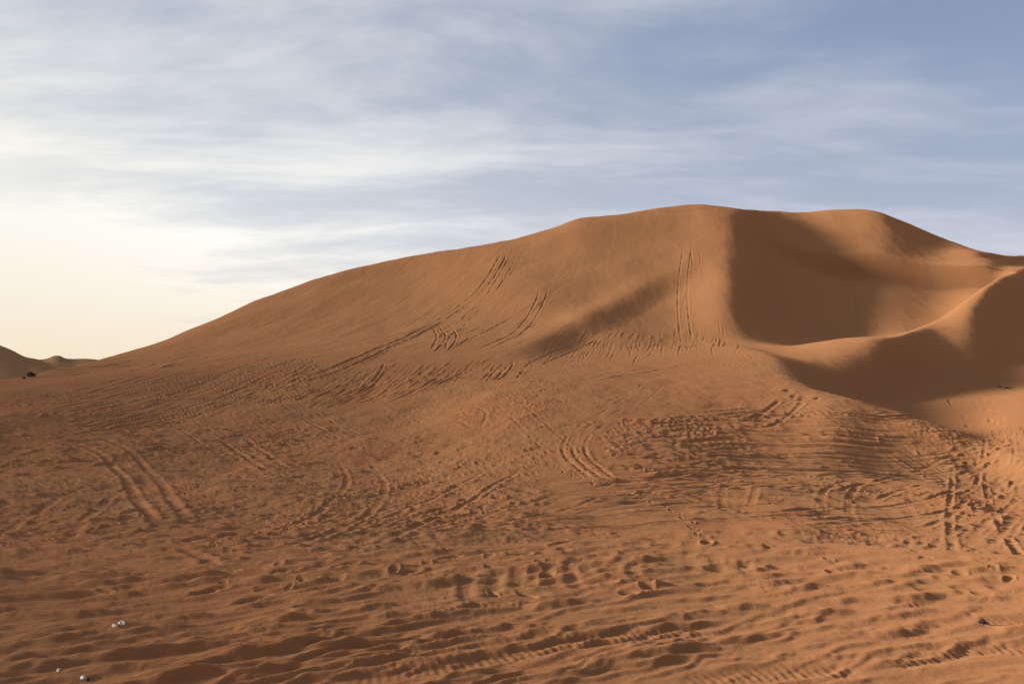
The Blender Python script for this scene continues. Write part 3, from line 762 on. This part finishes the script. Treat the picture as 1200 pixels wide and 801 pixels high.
STONE = simple_mat('pale_stone', (0.55, 0.48, 0.40), 0.9, 0.3, 80)
def link_mesh(name, verts, faces, mat, parent=None, smooth=False):
    me = bpy.data.meshes.new(name); me.from_pydata(verts, [], faces); me.update()
    if smooth: me.polygons.foreach_set('use_smooth', [True] * len(me.polygons))
    me.materials.append(mat); o = bpy.data.objects.new(name, me); scene.collection.objects.link(o)
    if parent: o.parent = parent
    return o
def shrub(x, y, w, h, label, seed):
    rs = random.Random(seed)
    e = bpy.data.objects.new('desert_shrub', None); scene.collection.objects.link(e)
    e.location = (x, y, ground_at(x, y) - 0.03); e['label'] = label; e['category'] = 'shrub'
    V, F = [], []
    tips = []
    for s in range(16):
        a = rs.uniform(0, 6.28); lean = rs.uniform(0.1, 1.0); rr = 0.025 * h
        p0 = Vector((0.05 * math.cos(a), 0.05 * math.sin(a), 0)); p1 = Vector((math.cos(a) * lean * w * 0.42, math.sin(a) * lean * w * 0.42, h * (1 - 0.45 * lean) * rs.uniform(0.7, 1)))
        pm = p0.lerp(p1, 0.5) + Vector((0, 0, 0.08 * h))
        for A_, B_, ra, rb in ((p0, pm, rr, rr * 0.6), (pm, p1, rr * 0.6, rr * 0.25)):
            b0 = len(V)
            for P_, r_ in ((A_, ra), (B_, rb)):
                for q in range(4):
                    V.append((P_.x + r_ * math.cos(q * 1.571), P_.y + r_ * math.sin(q * 1.571), P_.z))
            for q in range(4): F.append((b0 + q, b0 + (q + 1) % 4, b0 + 4 + (q + 1) % 4, b0 + 4 + q))
        tips.append((pm, p1))
    link_mesh('stem', V, F, TWIG, e)
    V, F = [], []
    for pm, p1 in tips:
        for q in range(60):
            c_ = pm.lerp(p1, rs.uniform(0.0, 1.1)) + Vector((rs.gauss(0, w * 0.09), rs.gauss(0, w * 0.09), rs.gauss(0, h * 0.10)))
            if c_.z < 0.02: c_.z = 0.02
            s = rs.uniform(0.03, 0.08) * h
            d1 = Vector((rs.gauss(0, 1), rs.gauss(0, 1), rs.gauss(0, 1))).normalized() * s * 1.6; d2 = Vector((rs.gauss(0, 1), rs.gauss(0, 1), rs.gauss(0, 1))).normalized() * s * 0.6
            b0 = len(V); V += [tuple(c_ - d1), tuple(c_ + d2), tuple(c_ + d1), tuple(c_ - d2)]; F.append((b0, b0 + 1, b0 + 2, b0 + 3))
    link_mesh('crown', V, F, LEAF, e)
x, y = hit(36, 441.5); shrub(x, y, 1.15, 0.75, 'dark rounded shrub on the crest of sand at far left', 3)
x, y = hit(28, 443); shrub(x, y, 0.45, 0.3, 'tiny dark shrub just left of the rounded one on the sand crest', 4)
x, y = hit(1180, 455); shrub(x, y, 1.5, 0.32, 'low dark shrub at the foot of the shaded slope at right', 5)
x, y = hit(1172, 453.5); shrub(x, y, 0.5, 0.22, 'small dry tuft beside the low shrub under the shaded slope', 6)

def lump(name, label, cat, u, v, size, mat, seed, flat=0.6, sub=None):
    """an irregular many-faced piece lying on the sand"""
    import bmesh
    rs = random.Random(seed); bm = bmesh.new(); bmesh.ops.create_icosphere(bm, subdivisions=3, radius=0.5)
    for vt in bm.verts:
        n_ = perlin(np.array([vt.co.x * 3 + seed, vt.co.z * 2]), np.array([vt.co.y * 3, vt.co.x * 3 + 4 + seed]), seed)
        vt.co = Vector((vt.co.x * size[0], vt.co.y * size[1], vt.co.z * size[2])) * (1 + 0.45 * float(n_[0]) + 0.25 * float(n_[1]))
    me = bpy.data.meshes.new(name); bm.to_mesh(me); bm.free(); me.materials.append(mat)
    o = bpy.data.objects.new(name, me); scene.collection.objects.link(o)
    x, y = hit(u, v); o.location = (x, y, ground_at(x, y) + size[2] * 0.22); o.rotation_euler = (rs.uniform(-.2, .2), rs.uniform(-.2, .2), rs.uniform(0, 3))
    o['label'] = label; o['category'] = cat
    return o
def crumpled(u, v, label, size, seed):
    """crumpled scrap of thin plastic: a folded sheet with thickness"""
    rs = np.random.default_rng(seed); n = 9
    g = np.linspace(-.5, .5, n); V = []
    for top in (0, 1):
        for a in g:
            for b in g:
                z = 0.22 * float(perlin(np.array([a * 5 + seed]), np.array([b * 5]), seed)[0]) + 0.12 * float(perlin(np.array([a * 11 + seed]), np.array([b * 11]), seed + 1)[0])
                V.append(((a + 0.1 * z) * size * (1.3 - 0.5 * abs(b)), b * size * 0.7 * (1.2 - 0.6 * abs(a)), (z + 0.12) * size + top * 0.002))
    F = []
    for i in range(n - 1):
        for j in range(n - 1):
            a = i * n + j; F.append((a, a + 1, a + n + 1, a + n)); k = n * n; F.append((k + a, k + a + n, k + a + n + 1, k + a + 1))
    ring = [i for i in range(n)] + [i * n + n - 1 for i in range(1, n)] + [(n - 1) * n + j for j in range(n - 2, -1, -1)] + [i * n for i in range(n - 2, 0, -1)]
    for q in range(len(ring)):
        a, b = ring[q], ring[(q + 1) % len(ring)]; F.append((a, n * n + a, n * n + b, b))
    o = link_mesh('litter_scrap', V, F, PAPER)
    x, y = hit(u, v); o.location = (x, y, ground_at(x, y)); o.rotation_euler = (0.5, 0.1, rs.uniform(-.4, .4))
    o['label'] = label; o['category'] = 'litter'
    return o
crumpled(134, 742, 'crumpled white plastic scrap on the sand, left one of the close pair', 0.035, 3)
crumpled(142.5, 741.5, 'crumpled white plastic scrap on the sand, right one of the close pair', 0.042, 8)
lump('pebble', 'tiny dark pebble lying between the two white plastic scraps', 'stone', 138.5, 743, (0.018, 0.014, 0.012), DARKT, 5)
lump('pebble', 'small pale stone half buried on a sand crest at lower left', 'stone', 68.5, 785.5, (0.026, 0.02, 0.018), STONE, 7)
lump('pebble', 'round whitish pebble beside a dark one near the bottom left edge', 'stone', 97.5, 796, (0.026, 0.024, 0.022), PAPER, 9)
lump('pebble', 'small dark pebble touching the round whitish one', 'stone', 102.5, 796.5, (0.024, 0.02, 0.02), DARKT, 12)
lump('pebble', 'little pale flat stone on the lit sand right of the plastic scraps', 'stone', 180, 760.5, (0.018, 0.014, 0.008), STONE, 14)
# charred stub at right: a knotty lump with a short broken side twig
ch = bpy.data.objects.new('charred_wood', None); scene.collection.objects.link(ch)
x, y = hit(1151, 730); ch.location = (x, y, ground_at(x, y)); ch['label'] = 'small black charred wood stub lying on the sand at right'; ch['category'] = 'wood'
def knot(name, P, rad, seed):
    V, F = [], []; n = 8
    for k, (p, r_) in enumerate(zip(P, rad)):
        for q in range(n):
            a = q * 2 * math.pi / n; rr = r_ * (1 + 0.35 * math.sin(3 * a + seed + k) * 0.6)
            V.append((p[0] + 0.3 * rr * math.sin(a), p[1] + rr * math.cos(a), p[2] + rr * math.sin(a)))
    for k in range(len(P) - 1):
        for q in range(n): F.append((k * n + q, k * n + (q + 1) % n, (k + 1) * n + (q + 1) % n, (k + 1) * n + q))
    F.append(tuple(range(n))[::-1]); F.append(tuple(range((len(P) - 1) * n, len(P) * n)))
    return link_mesh(name, V, F, DARKT, ch)
knot('stub', [(-.024, 0, .010), (-.012, .003, .014), (.0, 0, .018), (.012, -.003, .013), (.022, 0, .009)], [.008, .013, .016, .013, .006], 1)
knot('twig', [(.004, 0, .022), (.001, .003, .032), (.006, .004, .042)], [.010, .007, .003], 2)
knot('twig', [(.010, -.004, .010), (.022, -.012, .006), (.036, -.016, .004)], [.006, .004, .002], 3)
